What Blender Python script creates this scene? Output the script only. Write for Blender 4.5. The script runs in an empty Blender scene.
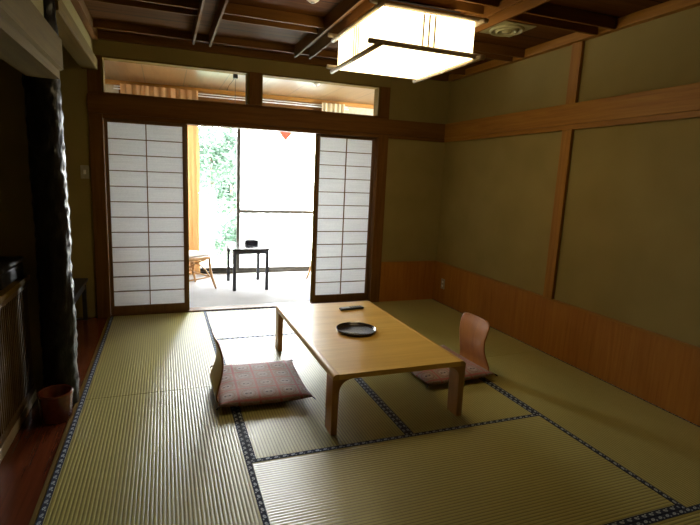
import bpy, bmesh, math, random
from mathutils import Vector, Matrix, noise
random.seed(7)
S = bpy.context.scene
C = S.collection
PI = math.pi
W = 0.9                                   # width of one tatami mat

# ------------------------------------------------------------------ helpers
class MB:
    def __init__(self):
        self.bm = bmesh.new()
    def box(self, x0, x1, y0, y1, z0, z1):
        v = [self.bm.verts.new(p) for p in ((x0,y0,z0),(x1,y0,z0),(x1,y1,z0),(x0,y1,z0),(x0,y0,z1),(x1,y0,z1),(x1,y1,z1),(x0,y1,z1))]
        for f in ((0,3,2,1),(4,5,6,7),(0,1,5,4),(1,2,6,5),(2,3,7,6),(3,0,4,7)):
            self.bm.faces.new([v[i] for i in f])
        return self
    def quad(self, *p):
        self.bm.faces.new([self.bm.verts.new(q) for q in p]); return self
    def tube(self, pts, r, n=10, caps=True):
        pts = [Vector(p) for p in pts]
        rs = r if isinstance(r, (list, tuple)) else [r]*len(pts)
        rings = []; up = None
        for i, p in enumerate(pts):
            d = (pts[min(i+1, len(pts)-1)] - pts[max(i-1, 0)]).normalized()
            if up is None:
                up = Vector((0,0,1)) if abs(d.z) < .9 else Vector((1,0,0))
            a = d.cross(up).normalized(); b = a.cross(d).normalized(); up = b
            rings.append([self.bm.verts.new(p + rs[i]*(math.cos(t*2*PI/n)*a + math.sin(t*2*PI/n)*b)) for t in range(n)])
        for q in range(len(rings)-1):
            for t in range(n):
                self.bm.faces.new((rings[q][t], rings[q][(t+1)%n], rings[q+1][(t+1)%n], rings[q+1][t]))
        if caps:
            self.bm.faces.new(rings[0][::-1]); self.bm.faces.new(rings[-1])
        return self
    def lathe(self, prof, cx=0, cy=0, n=40):
        rings = []
        for r, z in prof:
            if r < 1e-5: rings.append([self.bm.verts.new((cx, cy, z))])
            else: rings.append([self.bm.verts.new((cx+r*math.cos(t*2*PI/n), cy+r*math.sin(t*2*PI/n), z)) for t in range(n)])
        for a, b in zip(rings, rings[1:]):
            for t in range(n):
                q = []
                for v in (a[t%len(a)], a[(t+1)%n%len(a)], b[(t+1)%n%len(b)], b[t%len(b)]):
                    if v not in q: q.append(v)
                if len(q) > 2: self.bm.faces.new(q)
        return self
    def prism(self, poly, axis, a, b):
        """poly in the two remaining axes, extruded from a to b along axis"""
        def P(u, v, w): return (w,u,v) if axis == 0 else ((u,w,v) if axis == 1 else (u,v,w))
        A = [self.bm.verts.new(P(u,v,a)) for u, v in poly]; B = [self.bm.verts.new(P(u,v,b)) for u, v in poly]
        self.bm.faces.new(A[::-1]); self.bm.faces.new(B)
        for i in range(len(A)):
            j = (i+1) % len(A); self.bm.faces.new((A[i],A[j],B[j],B[i]))
        return self
    def build(self, name, mat, parent=None, smooth=False, bevel=0, seg=2, loc=None):
        bmesh.ops.recalc_face_normals(self.bm, faces=self.bm.faces)
        me = bpy.data.meshes.new(name); self.bm.to_mesh(me); self.bm.free()
        if smooth:
            for p in me.polygons: p.use_smooth = True
        o = bpy.data.objects.new(name, me); C.objects.link(o)
        me.materials.append(mat)
        if parent: o.parent = parent
        if loc: o.location = loc
        if bevel:
            m = o.modifiers.new('bevel', 'BEVEL'); m.width = bevel; m.segments = seg; m.limit_method = 'ANGLE'; m.angle_limit = math.radians(40)
        return o

def tag(o, label, cat, group=None, kind=None):
    o['label'] = label; o['category'] = cat
    if group: o['group'] = group
    if kind: o['kind'] = kind
    return o
def thing(name, label, cat, loc=(0,0,0), rz=0, group=None):
    o = bpy.data.objects.new(name, None); C.objects.link(o); o.empty_display_size = .1
    o.location = loc; o.rotation_euler = (0,0,rz)
    return tag(o, label, cat, group)
def struct(o):
    o['kind'] = 'structure'; return o
def copy_tree(o, parent=None):
    c = o.copy(); C.objects.link(c); c.parent = parent
    for ch in list(o.children): copy_tree(ch, c)
    return c

# ------------------------------------------------------------------ materials
class NT:
    def __init__(self, name):
        self.m = bpy.data.materials.new(name); self.m.use_nodes = True
        self.t = self.m.node_tree; self.t.nodes.clear()
        self.out = self.n('ShaderNodeOutputMaterial')
    def n(self, typ, **kw):
        q = self.t.nodes.new(typ)
        for k, v in kw.items(): setattr(q, k, v)
        return q
    def l(self, a, b): self.t.links.new(a, b)
    def math(self, op, a, b=None, c=None, clamp=False):
        q = self.n('ShaderNodeMath', operation=op, use_clamp=clamp)
        for i, v in enumerate((a, b, c)):
            if v is None: continue
            if isinstance(v, (int, float)): q.inputs[i].default_value = v
            else: self.l(v, q.inputs[i])
        return q.outputs[0]
    def xyz(self):
        c = self.n('ShaderNodeTexCoord'); s = self.n('ShaderNodeSeparateXYZ'); self.l(c.outputs['Object'], s.inputs[0])
        return c.outputs['Object'], s.outputs[0], s.outputs[1], s.outputs[2]
    def mapping(self, vec, scale):
        q = self.n('ShaderNodeMapping'); self.l(vec, q.inputs[0]); q.inputs['Scale'].default_value = scale
        return q.outputs[0]
    def noise(self, vec, scale, detail=3, rough=.5, dist=0):
        q = self.n('ShaderNodeTexNoise'); self.l(vec, q.inputs['Vector'])
        q.inputs['Scale'].default_value = scale; q.inputs['Detail'].default_value = detail
        q.inputs['Roughness'].default_value = rough; q.inputs['Distortion'].default_value = dist
        return q.outputs[0]
    def ramp(self, fac, *stops):
        q = self.n('ShaderNodeValToRGB'); self.l(fac, q.inputs[0]); e = q.color_ramp.elements
        while len(e) < len(stops): e.new(.5)
        for i, (p, c) in enumerate(stops):
            e[i].position = p; e[i].color = (*c, 1)
        return q.outputs[0]
    def mix(self, fac, a, b, blend='MIX'):
        q = self.n('ShaderNodeMix', data_type='RGBA', blend_type=blend)
        for s, v in ((q.inputs[0], fac), (q.inputs[6], a), (q.inputs[7], b)):
            if isinstance(v, (int, float)): s.default_value = v
            elif isinstance(v, tuple): s.default_value = (*v, 1)
            else: self.l(v, s)
        return q.outputs[2]
    def bump(self, h, strength=.3, dist=.002):
        q = self.n('ShaderNodeBump'); self.l(h, q.inputs['Height'])
        q.inputs['Strength'].default_value = strength; q.inputs['Distance'].default_value = dist
        return q.outputs[0]
    def bsdf(self, col, rough=.6, spec=.5, metal=0, coat=0, coat_rough=.1, normal=None, **kw):
        b = self.n('ShaderNodeBsdfPrincipled')
        for k, v in (('Base Color', col), ('Roughness', rough)):
            if isinstance(v, tuple): b.inputs[k].default_value = (*v, 1)
            elif isinstance(v, (int, float)): b.inputs[k].default_value = v
            else: self.l(v, b.inputs[k])
        b.inputs['Specular IOR Level'].default_value = spec; b.inputs['Metallic'].default_value = metal
        b.inputs['Coat Weight'].default_value = coat; b.inputs['Coat Roughness'].default_value = coat_rough
        if normal is not None: self.l(normal, b.inputs['Normal'])
        return b
    def done(self, sh):
        self.l(sh.outputs[0] if hasattr(sh, 'outputs') else sh, self.out.inputs[0]); return self.m

def plain(name, col, rough=.6, spec=.5, metal=0, coat=0, nscale=30, var=.12, bump=0):
    k = NT(name); o, x, y, z = k.xyz(); f = k.noise(o, nscale, 4)
    c = k.ramp(f, (.3, tuple(v*(1-var) for v in col)), (.7, tuple(min(1, v*(1+var)) for v in col)))
    return k.done(k.bsdf(c, rough, spec, metal, coat, normal=k.bump(f, bump, .002) if bump else None))

def wood(name, c0, c1, axis, rough=.45, coat=0., scale=1., spec=.4, coat_rough=.15, wide=8):
    """grain stretched along the given object axis"""
    k = NT(name); o, x, y, z = k.xyz()
    sc = [22*scale]*3; sc[axis] = 1.1*scale
    f = k.noise(k.mapping(o, sc), 1.6, 5, .62, .6)
    sc2 = [wide]*3; sc2[axis] = .5
    g = k.noise(k.mapping(o, sc2), 1, 2)
    sc3 = [190*scale]*3; sc3[axis] = 5
    h = k.noise(k.mapping(o, sc3), 1, 2)
    s = k.math('ADD', k.math('MULTIPLY', f, .6), k.math('ADD', k.math('MULTIPLY', g, .3), k.math('MULTIPLY', h, .18)))
    c = k.ramp(s, (.34, c0), (.74, c1))
    return k.done(k.bsdf(c, rough, spec, 0, coat, coat_rough, normal=k.bump(s, .05, .002)))

def plaster():
    k = NT('sand_plaster'); o, *_ = k.xyz()
    f = k.noise(o, 260, 3, .7); g = k.noise(o, 3, 2)
    c = k.ramp(k.math('ADD', k.math('MULTIPLY', f, .6), k.math('MULTIPLY', g, .4)), (.3, (.22, .168, .060)), (.7, (.305, .236, .090)))
    return k.done(k.bsdf(c, .95, .1, normal=k.bump(f, .5, .0015)))

def tatami():
    k = NT('woven_rush'); o, x, y, z = k.xyz()
    ph = k.math('MULTIPLY', x, 2*PI/.0172)
    s = k.math('SINE', ph); h = k.math('MULTIPLY_ADD', s, .5, .5)
    hs = k.math('POWER', h, .6)
    fine = k.noise(k.mapping(o, (14, 420, 14)), 1, 2)
    big = k.noise(k.mapping(o, (3, 1.2, 3)), 1, 3)
    col = k.ramp(k.math('ADD', k.math('MULTIPLY', fine, .55), k.math('MULTIPLY', big, .45)), (.3, (.36, .325, .110)), (.7, (.50, .45, .165)))
    groove = k.ramp(hs, (.0, (.40, .39, .36)), (.62, (1, 1, 1)))  # shade between the rush ribs, put into the colour as well
    c = k.mix(1., col, groove, 'MULTIPLY')
    b = k.bsdf(c, .30, .58, normal=k.bump(k.math('ADD', hs, k.math('MULTIPLY', fine, .12)), RB, .0020))
    tv = k.n('ShaderNodeCombineXYZ'); tv.inputs[1].default_value = 1
    tr = k.n('ShaderNodeVectorTransform', vector_type='VECTOR', convert_from='OBJECT', convert_to='WORLD'); k.l(tv.outputs[0], tr.inputs[0])
    b.inputs['Anisotropic'].default_value = .72; k.l(tr.outputs[0], b.inputs['Tangent'])
    return k.done(b)

def heri():
    k = NT('navy_brocade_edging'); o, x, y, z = k.xyz()
    P = .044
    v = k.math('SUBTRACT', k.math('FRACT', k.math('DIVIDE', y, P)), .5)        # -.5..5 along the strip
    ax = k.math('SUBTRACT', k.math('ABSOLUTE', x), W/2-.0145)
    u = k.math('DIVIDE', ax, .028)
    def blob(cu, cv, ru, rv, tilt):
        du = k.math('SUBTRACT', u, cu); dv = k.math('SUBTRACT', v, cv)
        du2 = k.math('ADD', du, k.math('MULTIPLY', dv, tilt))
        d = k.math('ADD', k.math('POWER', k.math('DIVIDE', du2, ru), 2), k.math('POWER', k.math('DIVIDE', dv, rv), 2))
        return k.math('LESS_THAN', d, 1)
    m = k.math('MAXIMUM', blob(.05, .04, .24, .25, .35), blob(-.2, -.30, .12, .10, .0))
    m = k.math('SUBTRACT', m, blob(.12, .02, .07, .06, 0), clamp=True)
    w = k.noise(o, 900, 2)
    c = k.mix(m, k.ramp(w, (.3, (.010, .015, .034)), (.7, (.022, .032, .064))), (.37, .42, .48))
    return k.done(k.bsdf(c, .75, .25, normal=k.bump(w, .3, .0006)))

def brocade():
    k = NT('brocade_cushion'); o, x, y, z = k.xyz()
    P = .128
    fx = k.math('SUBTRACT', k.math('FRACT', k.math('DIVIDE', k.math('ADD', x, 5.03), P)), .5)
    fy = k.math('SUBTRACT', k.math('FRACT', k.math('DIVIDE', k.math('ADD', y, 5.02), P)), .5)
    ex = k.math('ABSOLUTE', fx); ey = k.math('ABSOLUTE', fy)
    line = k.math('GREATER_THAN', k.math('MAXIMUM', ex, ey), .445)
    r = k.math('SQRT', k.math('ADD', k.math('POWER', fx, 2), k.math('POWER', fy, 2)))
    ring = k.math('LESS_THAN', k.math('ABSOLUTE', k.math('SUBTRACT', r, .17)), .05)
    eyes = k.math('LESS_THAN', k.math('ADD', k.math('POWER', k.math('SUBTRACT', ex, .11), 2), k.math('POWER', fy, 2)), .004)
    ring2 = k.math('LESS_THAN', k.math('ABSOLUTE', k.math('SUBTRACT', r, .34)), .035)
    dia = k.math('LESS_THAN', k.math('ABSOLUTE', k.math('SUBTRACT', k.math('ADD', ex, ey), .62)), .05)
    n = k.noise(o, 120, 3); wv = k.noise(k.mapping(o, (500, 90, 90)), 1, 2)
    c = k.ramp(n, (.35, (.26, .19, .17)), (.65, (.40, .30, .275)))
    c = k.mix(ring2, c, (.29, .155, .14)); c = k.mix(dia, c, (.29, .22, .18))
    c = k.mix(ring, c, (.43, .33, .30)); c = k.mix(eyes, c, (.06, .035, .05))
    c = k.mix(line, c, (.37, .12, .12))
    c = k.mix(k.math('MULTIPLY', k.math('GREATER_THAN', wv, .56), .3), c, (.09, .05, .05))
    return k.done(k.bsdf(c, .7, .3, normal=k.bump(k.math('ADD', wv, n), .35, .0012)))

def paper():
    k = NT('washi_paper'); o, x, y, z = k.xyz()
    f = k.noise(k.mapping(o, (3, 3, 120)), 1, 4); g = k.noise(o, 90, 3)
    s = k.math('ADD', k.math('MULTIPLY', f, .6), k.math('MULTIPLY', g, .4))
    c = k.ramp(s, (.35, (.70, .735, .80)), (.65, (.82, .85, .91)))
    a = k.n('ShaderNodeBsdfTranslucent'); k.l(c, a.inputs[0])
    d = k.n('ShaderNodeBsdfDiffuse'); k.l(c, d.inputs[0])
    m = k.n('ShaderNodeMixShader'); m.inputs[0].default_value = .855
    k.l(a.outputs[0], m.inputs[1]); k.l(d.outputs[0], m.inputs[2])
    return k.done(m)

def cloth_translucent(name, col, t=.55):
    k = NT(name); o, x, y, z = k.xyz(); f = k.noise(k.mapping(o, (200, 200, 200)), 1, 2)
    c = k.ramp(f, (.3, tuple(v*.9 for v in col)), (.7, col))
    a = k.n('ShaderNodeBsdfTranslucent'); k.l(c, a.inputs[0])
    d = k.n('ShaderNodeBsdfDiffuse'); k.l(c, d.inputs[0])
    m = k.n('ShaderNodeMixShader'); m.inputs[0].default_value = 1-t
    k.l(a.outputs[0], m.inputs[1]); k.l(d.outputs[0], m.inputs[2])
    return k.done(m)

def clear_glass():
    k = NT('clear_glass')
    t = k.n('ShaderNodeBsdfTransparent'); t.inputs[0].default_value = (.96, .98, .97, 1)
    g = k.n('ShaderNodeBsdfGlossy'); g.inputs['Roughness'].default_value = .02
    f = k.n('ShaderNodeFresnel'); f.inputs[0].default_value = 1.45
    m = k.n('ShaderNodeMixShader'); k.l(f.outputs[0], m.inputs[0]); k.l(t.outputs[0], m.inputs[1]); k.l(g.outputs[0], m.inputs[2])
    return k.done(m)

def frosted_glass():
    k = NT('frosted_glass'); o, *_ = k.xyz(); n = k.noise(o, 300, 2)
    t = k.n('ShaderNodeBsdfTranslucent'); k.l(k.ramp(n, (.3, (.93, .95, .95)), (.7, (.98, .99, .99))), t.inputs[0])
    tr = k.n('ShaderNodeBsdfTransparent')
    m0 = k.n('ShaderNodeMixShader'); m0.inputs[0].default_value = .45; k.l(t.outputs[0], m0.inputs[1]); k.l(tr.outputs[0], m0.inputs[2])
    g = k.n('ShaderNodeBsdfGlossy'); g.inputs['Roughness'].default_value = .15
    m = k.n('ShaderNodeMixShader'); m.inputs[0].default_value = .05; k.l(m0.outputs[0], m.inputs[1]); k.l(g.outputs[0], m.inputs[2])
    return k.done(m)

def lamp_paper():
    k = NT('lit_lamp_paper'); e = k.n('ShaderNodeEmission'); o, *_ = k.xyz(); n = k.noise(o, 60, 3)
    k.l(k.ramp(n, (.3, (1, .77, .41)), (.7, (1, .80, .45))), e.inputs[0]); e.inputs[1].default_value = LAMP
    return k.done(e)

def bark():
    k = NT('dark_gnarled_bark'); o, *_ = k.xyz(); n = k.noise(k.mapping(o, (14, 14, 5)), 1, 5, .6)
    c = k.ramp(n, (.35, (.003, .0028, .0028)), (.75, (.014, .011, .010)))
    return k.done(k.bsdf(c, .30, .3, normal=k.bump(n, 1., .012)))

def ceiling_boards(name, c0, c1, step, axis_along, rough=.7, spec=.05):
    k = NT(name); o, x, y, z = k.xyz(); u = x if axis_along == 1 else y
    sc = [16, 16, 16]; sc[axis_along] = .9
    f = k.noise(k.mapping(o, sc), 1.6, 5, .6, .5)
    c = k.ramp(f, (.3, c0), (.7, c1))
    fr = k.math('ABSOLUTE', k.math('SUBTRACT', k.math('FRACT', k.math('DIVIDE', k.math('ADD', u, 20.16), step)), .5))
    j = k.math('GREATER_THAN', fr, .5-.006/step)
    return k.done(k.bsdf(k.mix(j, c, (.02, .012, .006)), rough, spec))

def carpet():
    k = NT('pale_carpet'); o, *_ = k.xyz(); n = k.noise(o, 500, 2); g = k.noise(o, 6, 3)
    c = k.ramp(k.math('ADD', k.math('MULTIPLY', n, .6), k.math('MULTIPLY', g, .4)), (.3, (.38, .39, .405)), (.7, (.48, .49, .505)))
    return k.done(k.bsdf(c, .95, .1, normal=k.bump(n, .5, .002)))

def leafmat(name, a, b):
    k = NT(name); o, *_ = k.xyz(); n = k.noise(o, 3, 3)
    c = k.ramp(n, (.3, a), (.7, b))
    t = k.n('ShaderNodeBsdfTranslucent'); k.l(c, t.inputs[0]); d = k.n('ShaderNodeBsdfDiffuse'); k.l(c, d.inputs[0])
    m = k.n('ShaderNodeMixShader'); m.inputs[0].default_value = .6; k.l(t.outputs[0], m.inputs[1]); k.l(d.outputs[0], m.inputs[2])
    return k.done(m)

LAMP = 5.2
RB = .62
SKY = 30.0
M = {}
M['plaster'] = plaster(); M['rush'] = tatami(); M['heri'] = heri(); M['brocade'] = brocade(); M['paper'] = paper()
A0, A1 = (.20, .080, .010), (.40, .19, .030)
for ax, nm in ((0, 'x'), (1, 'y'), (2, 'z')):
    M['cedar_'+nm] = wood('cedar_trim_'+nm, A0, A1, ax, .55, spec=.25)
    M['dark_'+nm] = wood('shaded_dark_beam_'+nm, (.10, .039, .006), (.185, .082, .017), ax, .65, spec=.12)  # back posts' shade put into the cedar colour; ceiling battens share it
    M['shoji_'+nm] = wood('shoji_wood_'+nm, (.10, .045, .013), (.18, .085, .026), ax, .5)
    M['lattice_'+nm] = wood('lattice_wood_'+nm, (.085, .05, .02), (.19, .115, .045), ax, .45)
    M['pale_'+nm] = wood('pale_nageshi_'+nm, (.10, .058, .006), (.17, .105, .014), ax, .8, spec=.1)
M['table'] = wood('honey_tabletop', (.66, .385, .075), (.90, .585, .15), 0, .35, coat=1., scale=.9, coat_rough=.13)
M['table_edge'] = wood('honey_bent_edge', (.50, .27, .055), (.72, .43, .11), 1, .30, coat=.5, coat_rough=.2)
M['table_leg'] = wood('honey_leg', (.36, .165, .04), (.56, .285, .085), 2, .34, coat=.4, coat_rough=.2)
M['plywood'] = wood('bent_plywood', (.26, .082, .012), (.46, .18, .032), 2, .35, coat=.3, scale=.8, coat_rough=.25)
M['alu_wood'] = wood('pale_base_wood', (.42, .36, .26), (.60, .52, .40), 1, .5)
M['plank'] = wood('red_polished_plank', (.08, .018, .006), (.17, .040, .012), 1, .25, coat=.5, coat_rough=.18)
M['ceil'] = ceiling_boards('ceiling_boards', (.070, .026, .005), (.125, .050, .011), .31, 0)
M['sunceil'] = ceiling_boards('sunroom_ceiling_boards', (.11, .055, .017), (.175, .098, .036), .455, 1, .32, .6)
M['bark'] = bark()
M['carpet'] = carpet()
M['lacquer'] = plain('black_lacquer', (.012, .012, .016), .16, .5, coat=.6, var=.2)
M['blackwood'] = plain('black_painted_wood', (.022, .022, .028), .4, .5, var=.2)
M['plastic'] = plain('black_plastic', (.02, .02, .022), .4, .5)
M['silver'] = plain('grey_key_plastic', (.30, .31, .33), .4, .5)
M['binred'] = plain('reddish_brown_lacquer', (.17, .035, .016), .22, .5, coat=.6, var=.15)
M['bronze'] = plain('dark_bronze_metal', (.07, .06, .045), .45, .5, metal=.6)
M['alu'] = plain('pale_rail_metal', (.75, .74, .70), .4, .5)
M['white'] = plain('white_plastic', (.75, .73, .66), .5, .4)
M['ivory'] = plain('ivory_switch', (.36, .33, .24), .5, .4)
M['rattan'] = wood('rattan_cane', (.36, .18, .055), (.58, .33, .13), 2, .4, coat=.3)
M['weave'] = plain('woven_cane', (.42, .27, .12), .6, .4, nscale=160, var=.35, bump=.5)
M['seatpad'] = plain('pale_seat_cloth', (.75, .73, .68), .85, .1, nscale=200)
M['curtain'] = cloth_translucent('orange_curtain_cloth', (.55, .31, .13), .26)
M['curtain_pale'] = cloth_translucent('pale_curtain_cloth', (.62, .52, .33), .4)
M['glass'] = clear_glass(); M['frost'] = frosted_glass(); M['lamp'] = lamp_paper()
M['lampwood'] = wood('lamp_frame_wood', (.58, .47, .33), (.76, .64, .47), 1, .5)
M['redtri'] = cloth_translucent('red_marker_film', (.55, .17, .12), .5)
M['ventgreen'] = plain('vent_enamel', (.32, .30, .16), .5, .4)
M['concrete'] = plain('pale_concrete', (.62, .62, .60), .9, .2, nscale=20)
M['whitewall'] = plain('white_render', (.82, .82, .80), .9, .2, nscale=20, var=.05)
M['leaf_a'] = leafmat('pale_leaves', (.07, .115, .085), (.16, .215, .17))
M['leaf_b'] = leafmat('fresh_leaves', (.055, .095, .07), (.13, .19, .14))
M['trunk'] = plain('tree_bark', (.16, .12, .09), .9, .2)
M['lawn'] = plain('garden_ground', (.30, .38, .25), .95, .1, nscale=5, var=.3)
M['chrome'] = plain('rail_steel', (.45, .47, .47), .4, .5, metal=.4)

# ------------------------------------------------------------------ room shell
ZC = 2.60         # ceiling boards
YF = -5.75        # wall behind the camera
struct(MB().box(-.95, 3.75, YF-.1, -.001, -.12, -.045).build('floor', M['plank']))
f2 = MB().box(-1.0, 4.3, 0.0, 1.85, -.12, 0.0).build('floor_sunroom', M['carpet']); struct(f2)
struct(MB().box(-.95, 3.75, YF-.1, 0.12, ZC, ZC+.08).build('ceiling', M['ceil']))
struct(MB().box(-1.0, 4.3, 0.12, 1.97, 2.50, 2.58).build('ceiling_sunroom', M['sunceil']))

# right wall
struct(MB().box(3.60, 3.72, YF, 0, -.045, ZC).build('wall_right', M['plaster']))
struct(MB().box(3.584, 3.599, YF, -.001, -.043, .462).build('baseboard_right', wood('wainscot_right', (.25, .088, .008), (.41, .175, .024), 2, .55, spec=.25, wide=3)))
struct(MB().box(3.578, 3.599, YF, -.001, .463, .478).build('trim_1', M['cedar_y']))                       # wainscot cap
struct(MB().box(3.565, 3.599, YF, -.001, 1.905, 2.068).build('trim_2', M['cedar_y'], bevel=.003))           # nageshi
struct(MB().box(3.575, 3.599, YF, -.001, 1.866, 1.904).build('trim_3', M['cedar_y']))                       # lower lip
for i, (y0, y1) in enumerate(((-1.855, -1.758), (-3.72, -3.62))):
    struct(MB().box(3.570, 3.598, y0, y1, .479, 1.866).build('trim_%d' % (4+2*i), M['cedar_z'], bevel=.003))
    struct(MB().box(3.570, 3.598, y0, y1, 2.069, 2.529).build('trim_%d' % (5+2*i), M['cedar_z'], bevel=.003))
struct(MB().box(3.545, 3.599, YF, -.056, 2.530, ZC-.001).build('trim_8', M['cedar_y']))                      # ceiling edge

# back wall: plaster pieces in one mesh, timber on it
bw = MB()
bw.box(-.95, -.115, 0, .12, -.045, 2.6)
bw.box(-.114, 2.86, 0, .12, 2.405, 2.6)
bw.box(2.865, 3.6, 0, .12, -.045, 2.6)
struct(bw.build('wall_back', M['plaster']))
struct(MB().box(2.866, 3.583, -.014, -.001, -.043, .462).build('baseboard_back', wood('wainscot_back', (.27, .092, .009), (.43, .175, .024), 2, .55, spec=.25, wide=3)))
struct(MB().box(2.866, 3.577, -.02, -.001, .463, .476).build('trim_9', M['cedar_x']))
struct(MB().box(2.866, 3.574, -.02, -.001, 1.866, 1.904).build('trim_10', M['dark_x']))
struct(MB().box(-.115, 3.564, -.034, -.001, 1.905, 2.066).build('trim_11', M['dark_x'], bevel=.003))           # nageshi across
struct(MB().box(-.113, 0.0, -.02, .13, -.043, 1.904).build('trim_12', M['dark_z'], bevel=.004))              # posts
struct(MB().box(2.745, 2.863, -.02, .13, -.043, 1.904).build('trim_13', M['dark_z'], bevel=.004))
struct(MB().box(0.001, 2.744, -.012, .12, 1.866, 1.904).build('trim_14', M['dark_x']))                        # kamoi groove rail
struct(MB().box(-.113, 2.862, 0.0, .12, 1.905, 2.095).build('trim_15', M['dark_x']))                          # lintel body
struct(MB().box(1.325, 1.44, -.015, .125, 2.096, 2.404).build('trim_16', M['dark_z'], bevel=.003))
struct(MB().box(-.113, .0, -.0, .12, 2.096, 2.404).build('trim_17', M['dark_z']))
struct(MB().box(2.745, 2.862, -.0, .12, 2.096, 2.404).build('trim_18', M['dark_z']))
struct(MB().box(0.001, 2.744, -.0, .125, -.044, .012).build('trim_19', M['shoji_x']))                         # sill
struct(MB().box(-.04, 3.544, -.055, -.001, 2.535, ZC-.001).build('trim_20', M['dark_x']))                      # ceiling edge
# slim pale frames inside the two transom openings
for i, (x0, x1) in enumerate(((0.001, 1.324), (1.441, 2.744))):
    t = MB()
    t.box(x0, x0+.018, .0, .12, 2.097, 2.403); t.box(x1-.018, x1, .0, .12, 2.097, 2.403)
    t.box(x0+.018, x1-.018, .0, .12, 2.391, 2.403)
    struct(t.build('trim_%d' % (21+i), M['pale_z']))

# left side: hanging walls, beams, alcove walls, plank floor
lw = MB()
lw.box(-.97, -.86, YF, 0, -.045, 2.6)                     # rear of the alcoves
struct(lw.build('wall_left', M['plaster']))
struct(MB().box(-.859, -.150, -1.70, -1.62, 0.0, 2.599).build('wall_alcove', M['plaster']))
struct(MB().box(-.12, -.05, YF, -1.93, 2.071, 2.599).build('wall_left_upper', M['plaster']))
struct(MB().box(-.13, -.055, -1.69, -.001, 2.371, 2.599).build('wall_alcove_upper', M['plaster']))
n1 = MB().prism([(-.14, 1.868), (.012, 1.866), (.012, 1.908), (.03, 1.916), (.03, 2.062), (.02, 2.07), (-.14, 2.07)], 1, YF, -1.955)
struct(n1.build('trim_23', M['pale_y']))
struct(MB().prism([(-.15, 2.275), (-.028, 2.275), (-.022, 2.281), (-.022, 2.364), (-.028, 2.37), (-.15, 2.37)], 1, -1.69, -.001).build('trim_24', M['pale_y']))
struct(MB().box(-.054, -.005, -1.69, -.056, 2.515, ZC-.001).build('trim_25', M['dark_y']))
struct(MB().box(-.049, -.005, YF, -1.93, 2.535, ZC-.001).build('trim_26', M['dark_y']))
struct(MB().box(-.859, -.024, YF, -.021, -.044, -.003).build('floor_alcove', M['plank']))
struct(MB().box(-.022, -.004, YF, -.022, -.044, .0015).build('trim_27', M['pale_y']))
struct(MB().box(-.95, 3.75, YF-.1, YF, -.045, 2.6).build('wall_front', M['plaster']))

# ceiling beams: slim paired battens in a grid
k = 28
for xc in (.845, 1.755, 2.62):
    for dx in (-.07, .07):
        struct(MB().box(xc+dx-.009, xc+dx+.009, YF, -.372, 2.50, ZC-.001).build('trim_%d' % k, M['dark_y'], bevel=.002)); k += 1
cells = [(-.004, .765), (.925, 1.675), (1.835, 2.540), (2.700, 3.544)]
for y0, y1 in ((-.371, -.350),):
    struct(MB().box(-.003, 3.543, y0, y1, 2.54, ZC-.001).build('trim_%d' % k, M['dark_x'], bevel=.002)); k += 1
for yc in (-1.17, -2.08, -2.99, -3.90, -4.81):
    for dy in (-.075, .075):
        m = MB()
        for a, b in cells: m.box(a+.001, b-.001, yc+dy-.010, yc+dy+.010, 2.525, ZC-.001)
        struct(m.build('trim_%d' % k, M['dark_x'], bevel=.002)); k += 1

# ------------------------------------------------------------------ sunroom shell and window
sw = MB()
sw.box(-1.0, 0.0, 1.85, 1.97, -.12, 2.5); sw.box(3.0, 4.3, 1.85, 1.97, -.12, 2.5); sw.box(0.0, 3.0, 1.85, 1.97, 2.20, 2.5); sw.box(0.0, 3.0, 1.85, 1.97, -.12, 0.0)
struct(sw.build('wall_sunroom', plain('sunroom_wall', (.42, .36, .24), .9, .2)))
struct(MB().box(-1.1, -1.0, .12, 1.97, -.12, 2.5).build('wall_sunroom_left', M['plaster']))
struct(MB().box(4.3, 4.4, .12, 1.97, -.12, 2.5).build('wall_sunroom_right', M['plaster']))
struct(MB().box(-1.0, 4.3, 1.79, 1.849, 2.445, 2.499).build('trim_60', M['cedar_x']))
struct(MB().box(0.0, 3.0, 1.825, 1.849, 2.205, 2.350).build('trim_61', M['blackwood']))
struct(MB().box(0.0, 3.0, 1.83, 1.849, 2.351, 2.444).build('trim_62', M['dark_x']))
win = bpy.data.objects.new('window_1', None); C.objects.link(win); struct(win)
f = MB(); f.box(0.001, .04, 1.86, 1.96, 0.001, 2.199); f.box(2.96, 2.999, 1.86, 1.96, 0.001, 2.199); f.box(.04, 2.96, 1.86, 1.96, 2.16, 2.199); f.box(.04, 2.96, 1.86, 1.96, 0.001, .03)
f.build('window_frame', M['bronze'], win)
def sash(x0, x1, y, gm, midrail):
    s = MB(); s.box(x0, x0+.045, y, y+.03, .031, 2.159); s.box(x1-.045, x1, y, y+.03, .031, 2.159)
    s.box(x0+.045, x1-.045, y, y+.03, 2.12, 2.159); s.box(x0+.045, x1-.045, y, y+.03, .031, .075)
    if midrail: s.box(x0+.045, x1-.045, y-.004, y+.034, .868, .912)
    so = s.build('window_sash', M['bronze'], win)
    MB().quad((x0+.045, y+.015, .075), (x1-.045, y+.015, .075), (x1-.045, y+.015, 2.12), (x0+.045, y+.015, 2.12)).build('window_pane', gm, so)
sash(.04, 1.535, 1.915, M['glass'], False)
sash(1.475, 2.96, 1.868, M['frost'], True)
tri = MB().prism([(1.985, 2.115), (2.335, 2.115), (2.16, 1.90)], 1, 1.874, 1.878).build('window_marker', M['redtri'], win)

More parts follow.
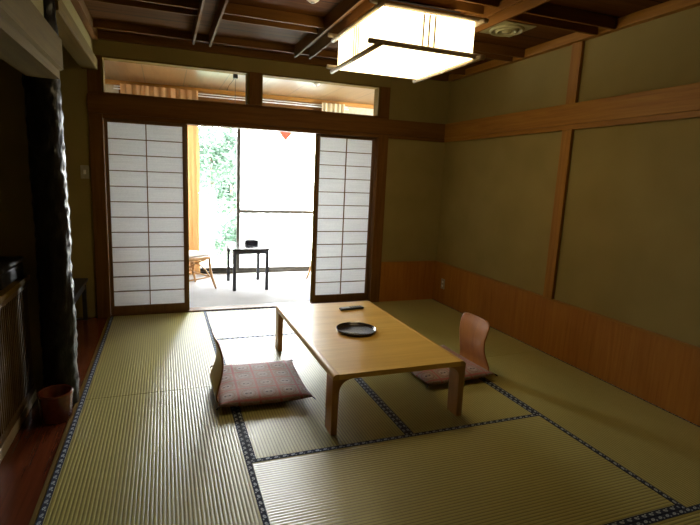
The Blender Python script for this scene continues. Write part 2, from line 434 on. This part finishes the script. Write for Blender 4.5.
# curtain rails and curtains
for i, (y, z) in enumerate(((1.80, 2.428), (1.745, 2.390))):
    r = MB().box(-.05, 3.05, y-.008, y+.008, z-.006, z+.006); r.box(.02, .05, y, 1.849, z, z+.012); r.box(2.95, 2.98, y, 1.849, z, z+.012)
    tag(r.build('curtain_rail', M['alu']), ('pale curtain rail close to the window, upper of the pair above the glass', 'pale curtain rail on the room side, lower of the pair above the glass')[i], 'curtain rail', 'curtain rails over the sunroom window')
def curtain(name, x0, x1, y, z0, z1, folds, amp, mat, label, group):
    bm = bmesh.new(); nx, nz = folds*10, 14; g = []
    for i in range(nx+1):
        row = []
        for j in range(nz+1):
            t = i/nx; zz = z0+(z1-z0)*j/nz; a = amp*(1 if j < nz-1 else .6)
            row.append(bm.verts.new((x0+(x1-x0)*t+.006*math.sin(j*.7+i), y+a*math.sin(t*folds*2*PI)+.25*a*math.sin(t*folds*4.7+j*.2), zz)))
        g.append(row)
    for i in range(nx):
        for j in range(nz): bm.faces.new((g[i][j], g[i+1][j], g[i+1][j+1], g[i][j+1]))
    me = bpy.data.meshes.new(name); bm.to_mesh(me); bm.free()
    for p in me.polygons: p.use_smooth = True
    o = bpy.data.objects.new(name, me); C.objects.link(o); me.materials.append(mat)
    return tag(o, label, 'curtain', group)
curtain('curtain', .03, .955, 1.685, .04, 2.445, 9, .028, M['curtain'], 'drawn orange curtain hanging beside the cane chair at the window', 'sunroom curtains')
curtain('curtain', 2.63, 2.97, 1.685, .04, 2.445, 5, .026, M['curtain_pale'], 'pale bunched curtain seen only through the transom opening above the shoji by the plaster wall', 'sunroom curtains')

# ------------------------------------------------------------------ shoji screens
def shoji(x0, x1, y, z0, z1, label, edge_side):
    w = x1-x0; h = z1-z0
    t = thing('shoji_screen', label, 'sliding screen', ((x0+x1)/2, y, z0), 0, 'shoji screens in the doorway')
    a = w/2; st = .032
    fr = MB()
    fr.box(-a, -a+st, -.014, .014, 0, h); fr.box(a-st, a, -.014, .014, 0, h)
    fr.box(-a+st, a-st, -.014, .014, 0, .082); fr.box(-a+st, a-st, -.014, .014, h-.028, h)
    fr.build('frame', M['shoji_z'], t, bevel=.002)
    la = MB(); zb, zt = .082, h-.028
    la.box(-.0045, .0045, -.008, .004, zb, zt)
    for i in range(1, 12):
        z = zb+(zt-zb)*i/12; la.box(-a+st, -.0045, -.008, .004, z-.004, z+.004); la.box(.0045, a-st, -.008, .004, z-.004, z+.004)
    la.build('lattice', M['shoji_x'], t)
    MB().quad((-a+st, .0055, zb), (a-st, .0055, zb), (a-st, .0055, zt), (-a+st, .0055, zt)).build('paper', M['paper'], t)
    ex = a if edge_side > 0 else -a-.016
    MB().box(ex+.0005, ex+.0155, .004, .03, 0, h).build('meeting_strip', M['pale_z'], t)
    return t
sl = shoji(.004, .722, .022, .0125, 1.865, 'paper shoji screen beside the alcove post, cane chair showing past its edge', 1)
sr = shoji(2.068, 2.742, .072, .0125, 1.865, 'paper shoji screen next to the plaster corner, with a small round patch', -1)
p = MB().lathe([(0, 0), (.022, 0)], n=12).build('paper_patch', M['paper'], sr); p.rotation_euler = (PI/2, 0, 0); p.location = (2.49-2.405, .0045, .742)

# ------------------------------------------------------------------ tatami
HW = .028
def mat_proto():
    t = thing('tatami_mat', '', 'tatami mat')
    MB().box(-W/2+.0015, W/2-.0015, -W+.0015, W-.0015, -.044, 0).build('rush_cover', M['rush'], t)
    for s in (-1, 1):
        a, b = sorted((s*(W/2-.001), s*(W/2-HW)))
        MB().box(a, b, -W+.001, W-.001, -.044, .0013).build('cloth_edging', M['heri'], t)
    return t
mats = [
 (.5, -1, 0, 'tatami mat along the plank floor, touching the shoji with the chair behind'),
 (.5, -3, 0, 'tatami mat along the plank floor, beside the reddish bin'),
 (2, -.5, 1, 'tatami mat across the open doorway, glaring with window light'),
 (1.5, -2, 0, 'tatami mat under the cushion of the floor chair seen from behind'),
 (2.5, -2, 0, 'tatami mat under the table half away from the alcove'),
 (2, -3.5, 1, 'tatami mat lying crosswise in front of the table, its ribs running sideways'),
 (3.5, -1, 0, 'tatami mat along the wainscot, reaching the plaster corner'),
 (3.5, -3, 0, 'tatami mat along the wainscot, below the large plaster panel'),
 (3, -4.5, 1, 'tatami mat showing only a sliver behind double edging at the bottom corner'),
]
mp = mat_proto()
for i, (x, y, r, lab) in enumerate(mats):
    o = mp if i == 0 else copy_tree(mp)
    o.location = (x*W, y*W, 0); o.rotation_euler = (0, 0, PI/2 if r else 0)
    tag(o, lab, 'tatami mat', 'tatami mats')

# ------------------------------------------------------------------ low table
TX0, TX1, TY0, TY1, TH = 1.362, 2.215, -2.600, -1.185, .357
tb = thing('low_table', 'low honey wood table with bent rounded edges holding a tray and remote', 'table', ((TX0+TX1)/2, (TY0+TY1)/2, .0016))
hx, hy = (TX1-TX0)/2, (TY1-TY0)/2
TT = .032
def arc(cx, cz, r, a0, a1, n=8): return [(cx+r*math.cos(a0+(a1-a0)*i/n), cz+r*math.sin(a0+(a1-a0)*i/n)) for i in range(n+1)]
R = .024
MB().box(-hx+R+.012, hx-R-.012, -hy, hy, TH-TT, TH).build('tabletop', M['table'], tb, bevel=.0025)
for s in (-1, 1):
    # rolled edge along each long side
    poly = [(hx-R-.012, TH-TT), (hx-R-.012, TH)] + arc(hx-R, TH-R, R, PI/2, 0) + [(hx, TH-TT)]
    poly = [(s*u, v) for u, v in poly]
    MB().prism(poly, 1, -hy+.001, hy-.001).build('rolled_edge', M['table_edge'], tb, smooth=False, bevel=.001)
    for e in (-1, 1):
        LW = .105; LT = .040; r = .075
        z0 = TH-TT-.0005
        poly = [(hx, 0), (hx, z0), (hx-LT-r, z0)] + [(hx-LT-r+r*math.sin(t*PI/2/8), z0-.001-(r-r*math.cos(t*PI/2/8))) for t in range(9)] + [(hx-LT+.004, 0)]
        poly = [(s*u, v) for u, v in poly]
        ya, yb = (hy-LW, hy-.002) if e > 0 else (-hy+.002, -hy+LW)
        MB().prism(poly, 1, ya, yb).build('leg', M['table_leg'], tb, bevel=.004)

# tray and remote on the table
ty = thing('round_tray', 'round black lacquer tray with a raised rim on the low table', 'tray', (1.772, -1.928, TH+.001))
MB().lathe([(0, 0), (.128, 0), (.137, .004), (.142, .018), (.141, .0205), (.137, .0205), (.133, .008), (.128, .0055), (0, .0055)], n=64).build('tray_body', M['lacquer'], ty, smooth=True)
MB().lathe([(.1395, .0205), (.1405, .0215), (.142, .0205)], n=64).build('rim_line', M['blackwood'], ty, smooth=True)
rm = thing('remote_control', 'slim black remote control lying near the far end of the table', 'remote control', (1.945, -1.405, TH+.001), math.radians(96))
MB().box(-.024, .024, -.105, .105, 0, .018).build('remote_body', M['plastic'], rm, bevel=.007, seg=3)
kp = MB().box(-.0185, .0185, -.095, .09, .0175, .0186).build('key_panel', M['silver'], rm)
for i in range(3):
    for j in range(5):
        MB().box(-.015+.0115*i, -.008+.0115*i, -.085+.022*j, -.073+.022*j, .0186, .021).build('key', M['plastic'], kp)

# ------------------------------------------------------------------ floor chairs and cushions
def zaisu():
    t = thing('floor_chair', 'legless bent plywood chair with its back turned to the alcove side', 'floor chair', group='legless chairs at the table')
    # profile: local -x is the rear; (x, z, half width)
    prof = [(.46,0.010,.175),(.30,0.010,.185),(.12,0.010,.185),(.05,0.011,.18),(.015,0.019,.178),(-.008,0.040,.180),(-.012,0.070,.178),(-.003,0.102,.170),(.012,0.144,.158),(.024,0.187,.152),(.030,0.225,.150),(.031,0.268,.154),(.026,0.310,.160),(.017,0.353,.166),(.008,0.380,.163),(.002,0.400,.152),(-.001,0.411,.135),(-.003,0.417,.10)]
    ns = 12; bm = bmesh.new(); rows = []
    for x, z, hw in prof:
        rows.append([bm.verts.new((x - (.010*(1-(2*i/ns-1)**2) if z > .09 else 0), hw*(2*i/ns-1), z)) for i in range(ns+1)])
    for a, b in zip(rows, rows[1:]):
        for i in range(ns): bm.faces.new((a[i], a[i+1], b[i+1], b[i]))
    bmesh.ops.recalc_face_normals(bm, faces=bm.faces)
    me = bpy.data.meshes.new('plywood_shell'); bm.to_mesh(me); bm.free(); me.materials.append(M['plywood'])
    for p in me.polygons: p.use_smooth = True
    o = bpy.data.objects.new('plywood_shell', me); C.objects.link(o); o.parent = t
    s = o.modifiers.new('thick', 'SOLIDIFY'); s.thickness = .011; s.offset = 0
    ss = o.modifiers.new('sub', 'SUBSURF'); ss.levels = 1; ss.render_levels = 2
    bb = MB().box(.06, .44, -.15, .15, .0005, .004).build('felt_pad', M['blackwood'], t)
    return t
z1 = zaisu(); z1.location = (.80, -1.945, .0016); z1.rotation_euler = (0, 0, math.radians(1))
z2 = copy_tree(z1); z2.location = (2.735, -1.985, .0016); z2.rotation_euler = (0, 0, PI+math.radians(2))
z2['label'] = 'legless bent plywood chair facing the viewer, its back towards the wainscot wall'

def cushion():
    t = thing('floor_cushion', 'square brocade cushion with pink grid on the floor chair nearer the alcove', 'cushion', group='brocade cushions at the table')
    a, b, n = .29, .315, 28; bm = bmesh.new()
    def P(u, v, side):
        # u, v in -1..1 ; edges pulled in, corners kept
        px = a*u*(1-.035*(1-v*v)*abs(u)); py = b*v*(1-.035*(1-u*u)*abs(v))
        e = max(0, (1-u**4)*(1-v**4)); th = e**.55
        puff = .028+.036*th if side > 0 else .028-.026*min(1, th*1.4)
        puff += .006*noise.noise(Vector((u*2.3, v*2.3, side)))*th if side > 0 else 0
        return (px, py, puff + (.010*(abs(u*v))**3))
    for side in (1, -1):
        g = [[bm.verts.new(P(2*i/n-1, 2*j/n-1, side)) for j in range(n+1)] for i in range(n+1)]
        for i in range(n):
            for j in range(n):
                q = (g[i][j], g[i+1][j], g[i+1][j+1], g[i][j+1]); bm.faces.new(q if side > 0 else q[::-1])
    bmesh.ops.remove_doubles(bm, verts=bm.verts, dist=.0004)
    me = bpy.data.meshes.new('cover'); bm.to_mesh(me); bm.free(); me.materials.append(M['brocade'])
    for p in me.polygons: p.use_smooth = True
    o = bpy.data.objects.new('cover', me); C.objects.link(o); o.parent = t
    for sx in (-1, 1):
        for sy in (-1, 1):
            m = MB()
            for q in range(5):
                m.tube([(sx*(a-.004), sy*(b-.004), .036), (sx*(a+.006+.001*q), sy*(b+.007-.001*q), .034-.003*q), (sx*(a+.010+.0015*q), sy*(b+.012-.002*q), .024)], .0022, 5)
            m.build('corner_tassel', M['blackwood'], t, smooth=True)
    return t
ZB = .0178
c1 = cushion(); c1.location = (1.095, -1.905, ZB); c1.rotation_euler = (0, 0, math.radians(-2))
c2 = copy_tree(c1); c2.location = (2.455, -1.925, ZB); c2.rotation_euler = (0, 0, math.radians(3))
c2['label'] = 'reddish brocade cushion partly hidden by the table leg, towards the wainscot'

# ------------------------------------------------------------------ ceiling lamp
LX0, LX1, LY0, LY1, LZ0, LZ1 = 1.712, 2.435, -2.155, -1.372, 2.192, 2.430
lt = thing('ceiling_lamp', 'square white paper ceiling lamp, lit, in a dark wooden bar frame', 'ceiling lamp', ((LX0+LX1)/2, (LY0+LY1)/2, 2.5))
ax, ay = (LX1-LX0)/2, (LY1-LY0)/2; zb, zt = LZ0-2.5, LZ1-2.5
MB().box(-ax+.03, ax-.03, -ay+.03, ay-.03, zb+.012, zt).build('lamp_shade', M['lamp'], lt, bevel=.004)
MB().box(-ax+.1, ax-.1, -ay+.1, ay-.1, zt+.001, -.0005).build('mounting_plate', M['blackwood'], lt)
for z, tagz in ((zb+.01, 'lower'), (zt-.008, 'upper')):
    for s in (-1, 1):
        MB().tube([(s*(ax-.012), -ay-.045, z), (s*(ax-.012), ay+.045, z)], .016, 8).build('frame_bar', M['lampwood'], lt, smooth=True)
        MB().tube([(-ax-.045, s*(ay-.012), z+.02), (ax+.045, s*(ay-.012), z+.016)], .016, 8).build('frame_bar', M['lampwood'], lt, smooth=True)
for s in (-1, 1):
    for q in (-1, 0, 1):
        off = .04*q
        MB().box(s*(ax-.026)-.004, s*(ax-.026)+.004, off-.005, off+.005, zb+.02, zt-.008).build('bar', M['lampwood'], lt)
        MB().box(off-.005, off+.005, s*(ay-.026)-.004, s*(ay-.026)+.004, zb+.02, zt-.008).build('bar', M['lampwood'], lt)

# ceiling fittings
v = thing('ceiling_vent', 'round dull green ceiling vent on a square plate beside the lamp', 'vent', (3.03, -1.64, ZC-.001))
MB().box(-.15, .15, -.15, .15, -.008, 0).build('plate', M['ventgreen'], v, bevel=.003)
MB().lathe([(.128, -.009), (.125, -.024), (.11, -.026), (.105, -.012)], n=36).build('ring', M['ventgreen'], v, smooth=True)
MB().lathe([(.085, -.010), (.08, -.03), (.065, -.03), (.06, -.012)], n=36).build('ring', M['ventgreen'], v, smooth=True)
MB().lathe([(0, -.034), (.035, -.03), (.038, -.01)], n=30).build('hub', M['ventgreen'], v, smooth=True)
d = thing('smoke_detector', 'small white round detector on the dark boarded ceiling', 'detector', (1.475, -1.61, ZC-.001), 0)
MB().lathe([(0, -.034), (.025, -.032), (.042, -.02), (.05, 0)], n=30).build('detector_cover', M['white'], d, smooth=True)
MB().lathe([(0, -.040), (.012, -.038), (.014, -.033)], n=16).build('sensor', M['silver'], d, smooth=True)
d = thing('smoke_detector', 'small white round detector on the pale sunroom ceiling', 'detector', (2.235, .71, 2.499), 0)
MB().lathe([(0, -.025), (.03, -.02), (.045, 0)], n=30).build('detector_cover', M['white'], d, smooth=True)
MB().lathe([(0, -.032), (.012, -.030), (.014, -.024)], n=16).build('sensor', M['silver'], d, smooth=True)
# hanging hook with cords and a slim hanger bar
h = thing('hanging_hook', 'black ceiling hook with two thin cords hung in the sunroom', 'hook', (1.28, .66, 2.499))
MB().box(-.025, .025, -.025, .025, -.05, 0).build('hook_block', M['plastic'], h, bevel=.004)
MB().tube([(0, 0, -.05), (-.002, 0, -.53)], .0028, 6).build('cord', M['plastic'], h)
MB().tube([(-.01, 0, -.05), (-.07, .03, -.13), (-.085, .04, -.175)], .0024, 6).build('cord', M['plastic'], h)
MB().tube([(-.065, 0, -.535), (.065, 0, -.53)], .005, 8).build('hanger_bar', M['bronze'], h)

# ------------------------------------------------------------------ left side things
lp = thing('log_post', 'black gnarled natural log pillar with glossy knobbly bark at the alcove corner', 'pillar', (-.098, -1.80, -.002))
bm = bmesh.new(); nr, nz = 30, 150; g = []
for j in range(nz+1):
    z = 2.598*j/nz; row = []
    for i in range(nr):
        a = 2*PI*i/nr; d = Vector((math.cos(a), math.sin(a), 0))
        q = noise.noise(Vector((d.x*2.2, d.y*2.2, z*5.5)))*.009 + noise.noise(Vector((d.x*6, d.y*6, z*22)))*.012 + abs(noise.noise(Vector((d.x*3+4, d.y*3, z*8))))*.010
        r = (.088 + .006*(1-z/2.6)) + q - .006
        row.append(bm.verts.new((d.x*r+.005*math.sin(z*2.3), d.y*r, z)))
    g.append(row)
for j in range(nz):
    for i in range(nr): bm.faces.new((g[j][i], g[j][(i+1) % nr], g[j+1][(i+1) % nr], g[j+1][i]))
bm.faces.new(g[0][::-1]); bm.faces.new(g[-1])
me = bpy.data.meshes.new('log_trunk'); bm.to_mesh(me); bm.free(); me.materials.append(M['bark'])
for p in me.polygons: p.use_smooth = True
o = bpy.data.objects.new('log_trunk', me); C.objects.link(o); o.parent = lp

cb = thing('lattice_cabinet', 'low wooden cabinet with a fine upright slat front beside the log pillar', 'cabinet', (-.258, -2.49, -.002))
CY0, CY1 = -.86, .86
MB().box(-.595, .012, CY0, CY1, .750, .782).build('cabinet_top', M['pale_y'], cb, bevel=.003)
MB().box(-.59, -.03, CY0+.01, CY1-.01, .062, .749).build('body', plain('cabinet_interior', (.05, .03, .015), .7, .3), cb)
fr = MB(); fr.box(-.029, .0, CY1-.045, CY1-.005, .06, .749); fr.box(-.029, .0, CY0+.005, CY0+.045, .06, .749); fr.box(-.029, .0, CY0+.045, CY1-.045, .715, .749); fr.box(-.029, .0, CY0+.045, CY1-.045, .06, .10)
fr.build('front_frame', M['lattice_z'], cb, bevel=.002)
MB().box(-.59, .004, CY0, CY1, 0, .059).build('base_rail', M['alu_wood'], cb, bevel=.002)
sl_ = MB(); y = CY0+.06
while y < CY1-.05:
    sl_.box(-.025, -.006, y, y+.012, .10, .715); y += .031
sl_.build('slat_panel', M['lattice_z'], cb)

bx = thing('storage_box', 'low black box with a shiny lid edge on top of the slatted cabinet', 'box', (-.385, -1.90, .7805))
MB().box(-.13, .11, -.2, .2, 0, .082).build('box_body', M['blackwood'], bx, bevel=.012, seg=3)
MB().box(-.135, .115, -.205, .205, .083, .112).build('lid', M['blackwood'], bx, bevel=.012, seg=3)

wb = thing('waste_bin', 'small reddish brown lacquered round bin on the plank floor beside the log pillar', 'bin', (-.090, -1.995, -.002))
MB().lathe([(0, 0), (.076, 0), (.080, .006), (.086, .152), (.088, .163), (.084, .166), (.080, .161), (.074, .012), (0, .010)], n=48).build('bin_body', M['binred'], wb, smooth=True)
MB().lathe([(.0885, .145), (.0905, .153), (.0905, .161), (.088, .165)], n=48).build('rim_band', M['binred'], wb, smooth=True)

be = thing('low_stand', 'low dark wooden stand in the far alcove between log pillar and shoji', 'stand', (-.40, -.44, -.002))
MB().box(-.24, .225, -.40, .40, .372, .40).build('stand_top', M['blackwood'], be, bevel=.003)
for x in (-.22, .175):
    for y in (-.38, .345):
        MB().box(x, x+.035, y, y+.035, 0, .371).build('leg', M['blackwood'], be, bevel=.002)
MB().box(.18, .205, -.345, .345, .31, .371).build('apron', M['blackwood'], be)

sw = thing('light_switch', 'ivory wall switch in the far alcove beside the doorway post', 'switch', (-.165, -.001, 1.377))
spl = MB().box(-.035, .035, -.008, 0, -.06, .06).build('switch_plate', M['ivory'], sw, bevel=.003)
MB().box(-.011, .011, -.012, -.0081, -.02, .02).build('rocker', M['white'], spl, bevel=.002)
ot = thing('wall_outlet', 'ivory wall outlet low on the wainscot near the room corner', 'outlet', (3.5835, -.215, .235))
opl = MB().box(-.008, 0, -.035, .035, -.06, .06).build('outlet_plate', M['ivory'], ot, bevel=.003)
for z in (-.022, .022):
    MB().box(-.0105, -.0081, -.014, .014, z-.011, z+.011).build('socket', M['white'], opl)

# ------------------------------------------------------------------ sunroom furniture
st = thing('side_table', 'small black square table standing on the sunroom carpet', 'table', (1.50, 1.10, 0.0005))
MB().box(-.225, .225, -.32, .32, .497, .522).build('table_top', M['lacquer'], st, bevel=.003)
for x in (-.218, .18):
    for y in (-.312, .274):
        MB().box(x, x+.038, y, y+.038, 0, .496).build('leg', M['blackwood'], st, bevel=.002)
ap = MB(); ap.box(-.18, .18, -.308, -.288, .455, .496); ap.box(-.18, .18, .288, .308, .455, .496); ap.box(-.214, -.194, -.274, .274, .455, .496); ap.box(.194, .214, -.274, .274, .455, .496)
ap.build('apron', M['blackwood'], st)
ab = thing('black_dish_box', 'small black box with a white top on the sunroom table', 'box', (1.565, 1.22, .523))
MB().box(-.085, .085, -.085, .085, 0, .058).build('box_body', M['lacquer'], ab, bevel=.004)
MB().lathe([(0, .059), (.06, .059), (.055, .066), (.03, .072), (.012, .088), (0, .09)], n=24).build('white_top', M['white'], ab, smooth=True)

def cane_chair():
    t = thing('cane_chair', 'pale cane armless chair facing the sunroom table, beside the orange curtain', 'chair', group='cane chairs in the sunroom')
    # local +x is the front of the seat
    def bz(a, b, c, n=10):
        a, b, c = map(Vector, (a, b, c)); return [a*(1-q)**2+b*2*q*(1-q)+c*q*q for q in [i/n for i in range(n+1)]]
    for s in (-1, 1):
        MB().tube(bz((.20, s*.19, .385), (.20, s*.20, .18), (.265, s*.235, .0)), [.016]*8+[.015, .014, .013], 8).build('leg', M['rattan'], t, smooth=True)
        MB().tube(bz((-.22, s*.18, .40), (-.20, s*.19, .18), (-.27, s*.22, .0)), .015, 8).build('leg', M['rattan'], t, smooth=True)
        MB().tube(bz((.19, s*.195, .16), (.10, s*.2, .36), (-.16, s*.19, .375)), .010, 7).build('brace', M['rattan'], t, smooth=True)
        MB().tube(bz((-.20, s*.19, .16), (-.10, s*.2, .34), (.15, s*.19, .365)), .010, 7).build('brace', M['rattan'], t, smooth=True)
        MB().tube([(.205, s*.197, .15), (-.205, s*.192, .13)], .010, 7).build('stretcher', M['rattan'], t, smooth=True)
    MB().tube([(.205, -.195, .15), (.205, .195, .15)], .010, 7).build('stretcher', M['rattan'], t, smooth=True)
    ring = []
    for i in range(41):
        q = 2*PI*i/40; c, s = math.cos(q), math.sin(q)
        ring.append((.25*math.copysign(abs(c)**.6, c), .23*math.copysign(abs(s)**.6, s), .395))
    MB().tube(ring, .021, 8, caps=False).build('seat_ring', M['rattan'], t, smooth=True)
    bm = MB(); P = [(x*.97, y*.97, .398) for x, y, z in ring[:-1]]
    vs = [bm.bm.verts.new(p) for p in P]; bm.bm.faces.new(vs); vs2 = [bm.bm.verts.new((x, y, .385)) for x, y, z in P]; bm.bm.faces.new(vs2[::-1])
    for i in range(len(vs)): bm.bm.faces.new((vs[i], vs[(i+1) % 40], vs2[(i+1) % 40], vs2[i]))
    bm.build('seat', M['weave'], t)
    pad = MB()
    prof = [(0, .442), (.6, .442), (.85, .438), (.95, .428), (.96, .418), (.9, .414), (0, .414)]
    rr = []
    for r, z in prof:
        rr.append([pad.bm.verts.new((x*r*.95, y*r*.95, z)) for x, y, _ in ring[:-1]])
    for a, b in zip(rr, rr[1:]):
        for i in range(40): pad.bm.faces.new((a[i], a[(i+1) % 40], b[(i+1) % 40], b[i]))
    bmesh.ops.remove_doubles(pad.bm, verts=pad.bm.verts, dist=1e-4)
    pad.build('seat_pad', M['seatpad'], t, smooth=True)
    hoop = bz((-.215, -.19, .40), (-.30, -.25, .82), (-.36, 0, .84), 12)[:-1] + bz((-.36, 0, .84), (-.30, .25, .82), (-.215, .19, .40), 12)
    MB().tube(hoop, .017, 8).build('back_hoop', M['rattan'], t, smooth=True)
    bk = bmesh.new(); rows = []
    L = hoop[:13]; Rr = hoop[::-1][:13]
    for a, b in zip(L, Rr):
        a, b = Vector(a), Vector(b)
        rows.append([bk.verts.new(a.lerp(b, i/8) + Vector((-.03*math.sin(PI*i/8), 0, 0))) for i in range(9)])
    for a, b in zip(rows, rows[1:]):
        for i in range(8):
            try: bk.faces.new((a[i], a[i+1], b[i+1], b[i]))
            except ValueError: pass
    me = bpy.data.meshes.new('back_weave'); bk.to_mesh(me); bk.free(); me.materials.append(M['weave'])
    for p in me.polygons: p.use_smooth = True
    o = bpy.data.objects.new('back_weave', me); C.objects.link(o); o.parent = t
    sdm = o.modifiers.new('thick', 'SOLIDIFY'); sdm.thickness = .008
    return t
ch = cane_chair(); ch.location = (.755, 1.06, .0005); ch.rotation_euler = (0, 0, math.radians(28))
ch2 = copy_tree(ch); ch2.location = (2.655, 1.12, .0005); ch2.rotation_euler = (0, 0, PI+math.radians(4))
ch2['label'] = 'pale cane chair almost wholly hidden behind the shoji by the plaster corner'

# ------------------------------------------------------------------ outside
struct(MB().box(-2.5, 5.5, 1.98, 3.1, -.20, -.10).build('floor_balcony', M['concrete']))
g = MB().box(-14, 18, 3.1, 40, -2.7, -2.6).build('ground', M['lawn']); struct(g)
struct(MB().box(-2.0, 1.235, 2.95, 3.08, -.099, 1.045).build('wall_balcony', M['whitewall']))
rl = thing('balcony_railing', 'slim metal balcony railing with upright bars outside the clear window pane', 'railing', (3.3, 3.0, -.1))
MB().tube([(-2.06, 0, 1.04), (2.1, 0, 1.04)], .018, 8).build('hand_rail', M['chrome'], rl, smooth=True)
MB().tube([(-2.06, 0, .12), (2.1, 0, .12)], .014, 8).build('bottom_rail', M['chrome'], rl, smooth=True)
for i in range(7):
    MB().tube([(-2.04+.68*i, 0, 0.0), (-2.04+.68*i, 0, 1.04)], .014, 8).build('post', M['chrome'], rl, smooth=True)

def foliage(n, cx, cy, cz, rx, ry, rz, size, seed, lumps=7):
    rnd = random.Random(seed); bm = bmesh.new()
    L = []
    for q in range(lumps):
        u = Vector((rnd.gauss(0, 1), rnd.gauss(0, 1), rnd.gauss(0, 1))).normalized()*rnd.uniform(.25, .8)
        L.append((Vector((cx+u.x*rx, cy+u.y*ry, cz+u.z*rz)), rnd.uniform(.32, .5)))
    for i in range(n):
        c, s = rnd.choice(L)
        u = Vector((rnd.gauss(0, 1), rnd.gauss(0, 1), rnd.gauss(0, 1))).normalized()*rnd.uniform(.55, 1.05)
        p = c + Vector((u.x*rx*s, u.y*ry*s, u.z*rz*s))
        a = Vector((rnd.gauss(0, 1), rnd.gauss(0, 1), rnd.gauss(0, .6))).normalized(); b = a.cross(Vector((rnd.gauss(0, 1), rnd.gauss(0, 1), 1))).normalized()
        k = size*rnd.uniform(.6, 1.3)
        bm.faces.new([bm.verts.new(p + q) for q in (-a*k, b*k*.42, a*k, -b*k*.42)])
    me = bpy.data.meshes.new('foliage'); bm.to_mesh(me); bm.free(); return me
def plant(name, label, cat, loc, parts, trunk, mat, group):
    t = thing(name, label, cat, loc, 0, group)
    me = foliage(*parts); me.materials.append(mat); o = bpy.data.objects.new('foliage', me); C.objects.link(o); o.parent = t
    MB().tube(trunk[0], trunk[1], 7).build('trunk', M['trunk'], t, smooth=True)
    return t
plant('tree', 'pale green leafy tree beyond the balcony, showing high in the clear pane', 'tree', (1.55, 6.2, -2.6), (2200, 0, 0, 4.6, 1.1, 1.0, 1.3, .085, 3, 9), ([(0, 0, 0), (.05, 0, 2.5), (-.05, 0, 4.6)], [.12, .09, .03]), M['leaf_a'], 'garden trees')
plant('tree', 'broad pale tree further off, layered branches at the height of the wall top', 'tree', (2.3, 8.4, -2.6), (3000, 0, 0, 3.6, 1.7, 1.3, 1.0, .10, 11, 11), ([(0, 0, 0), (.05, 0, 2.0), (-.05, 0, 3.7)], [.14, .10, .03]), M['leaf_a'], 'garden trees')
plant('shrub', 'dense green shrub just behind the balcony railing', 'shrub', (1.75, 4.1, -2.6), (3000, 0, 0, 2.75, .42, .42, .85, .04, 5, 12), ([(0, 0, 0), (.03, 0, 1.4), (0, 0, 2.8)], [.06, .04, .015]), M['leaf_b'], 'garden shrubs')

# ------------------------------------------------------------------ light
w = bpy.data.worlds.new('overcast'); S.world = w; w.use_nodes = True
bg = w.node_tree.nodes['Background']; bg.inputs[0].default_value = (.96, .985, 1, 1); bg.inputs[1].default_value = SKY
def portal(x0, x1, z0, z1, y):
    l = bpy.data.lights.new('window_portal', 'AREA'); l.shape = 'RECTANGLE'; l.size = x1-x0; l.size_y = z1-z0
    l.cycles.is_portal = True
    o = bpy.data.objects.new('window_portal', l); C.objects.link(o); o.location = ((x0+x1)/2, y, (z0+z1)/2); o.rotation_euler = (-PI/2, 0, 0)
portal(0, 3, 0, 2.2, 1.985)

# ------------------------------------------------------------------ camera
P = [0.514476485, -4.86325139, 1.41944571, 0.342877548, -0.16744189, 0.0394808047, 471.017282]
PX, PY = -18.9346596, -5.80480172
yaw, pit, rol = P[3:6]
fw = Vector((math.sin(yaw)*math.cos(pit), math.cos(yaw)*math.cos(pit), math.sin(pit)))
r = Vector((math.cos(yaw), -math.sin(yaw), 0)); u = r.cross(fw)
r2 = math.cos(rol)*r+math.sin(rol)*u; u2 = -math.sin(rol)*r+math.cos(rol)*u
cam = bpy.data.cameras.new('camera'); co = bpy.data.objects.new('camera', cam); C.objects.link(co)
m = Matrix((r2, u2, -fw)).transposed().to_4x4(); m.translation = Vector(P[:3]); co.matrix_world = m
cam.sensor_width = 36; cam.sensor_fit = 'HORIZONTAL'; cam.lens = P[6]*36/700; cam.shift_x = -PX/700; cam.shift_y = PY/700; cam.clip_start = .02
S.camera = co
S.view_settings.view_transform = 'Standard'; S.view_settings.look = 'None'; S.view_settings.gamma = 1; S.view_settings.use_curve_mapping = False
S.view_settings.exposure = 0.35
S.cycles.use_denoising = True
S.cycles.max_bounces = 12; S.cycles.diffuse_bounces = 8; S.cycles.transmission_bounces = 8; S.cycles.transparent_max_bounces = 12
S.cycles.sample_clamp_indirect = 8
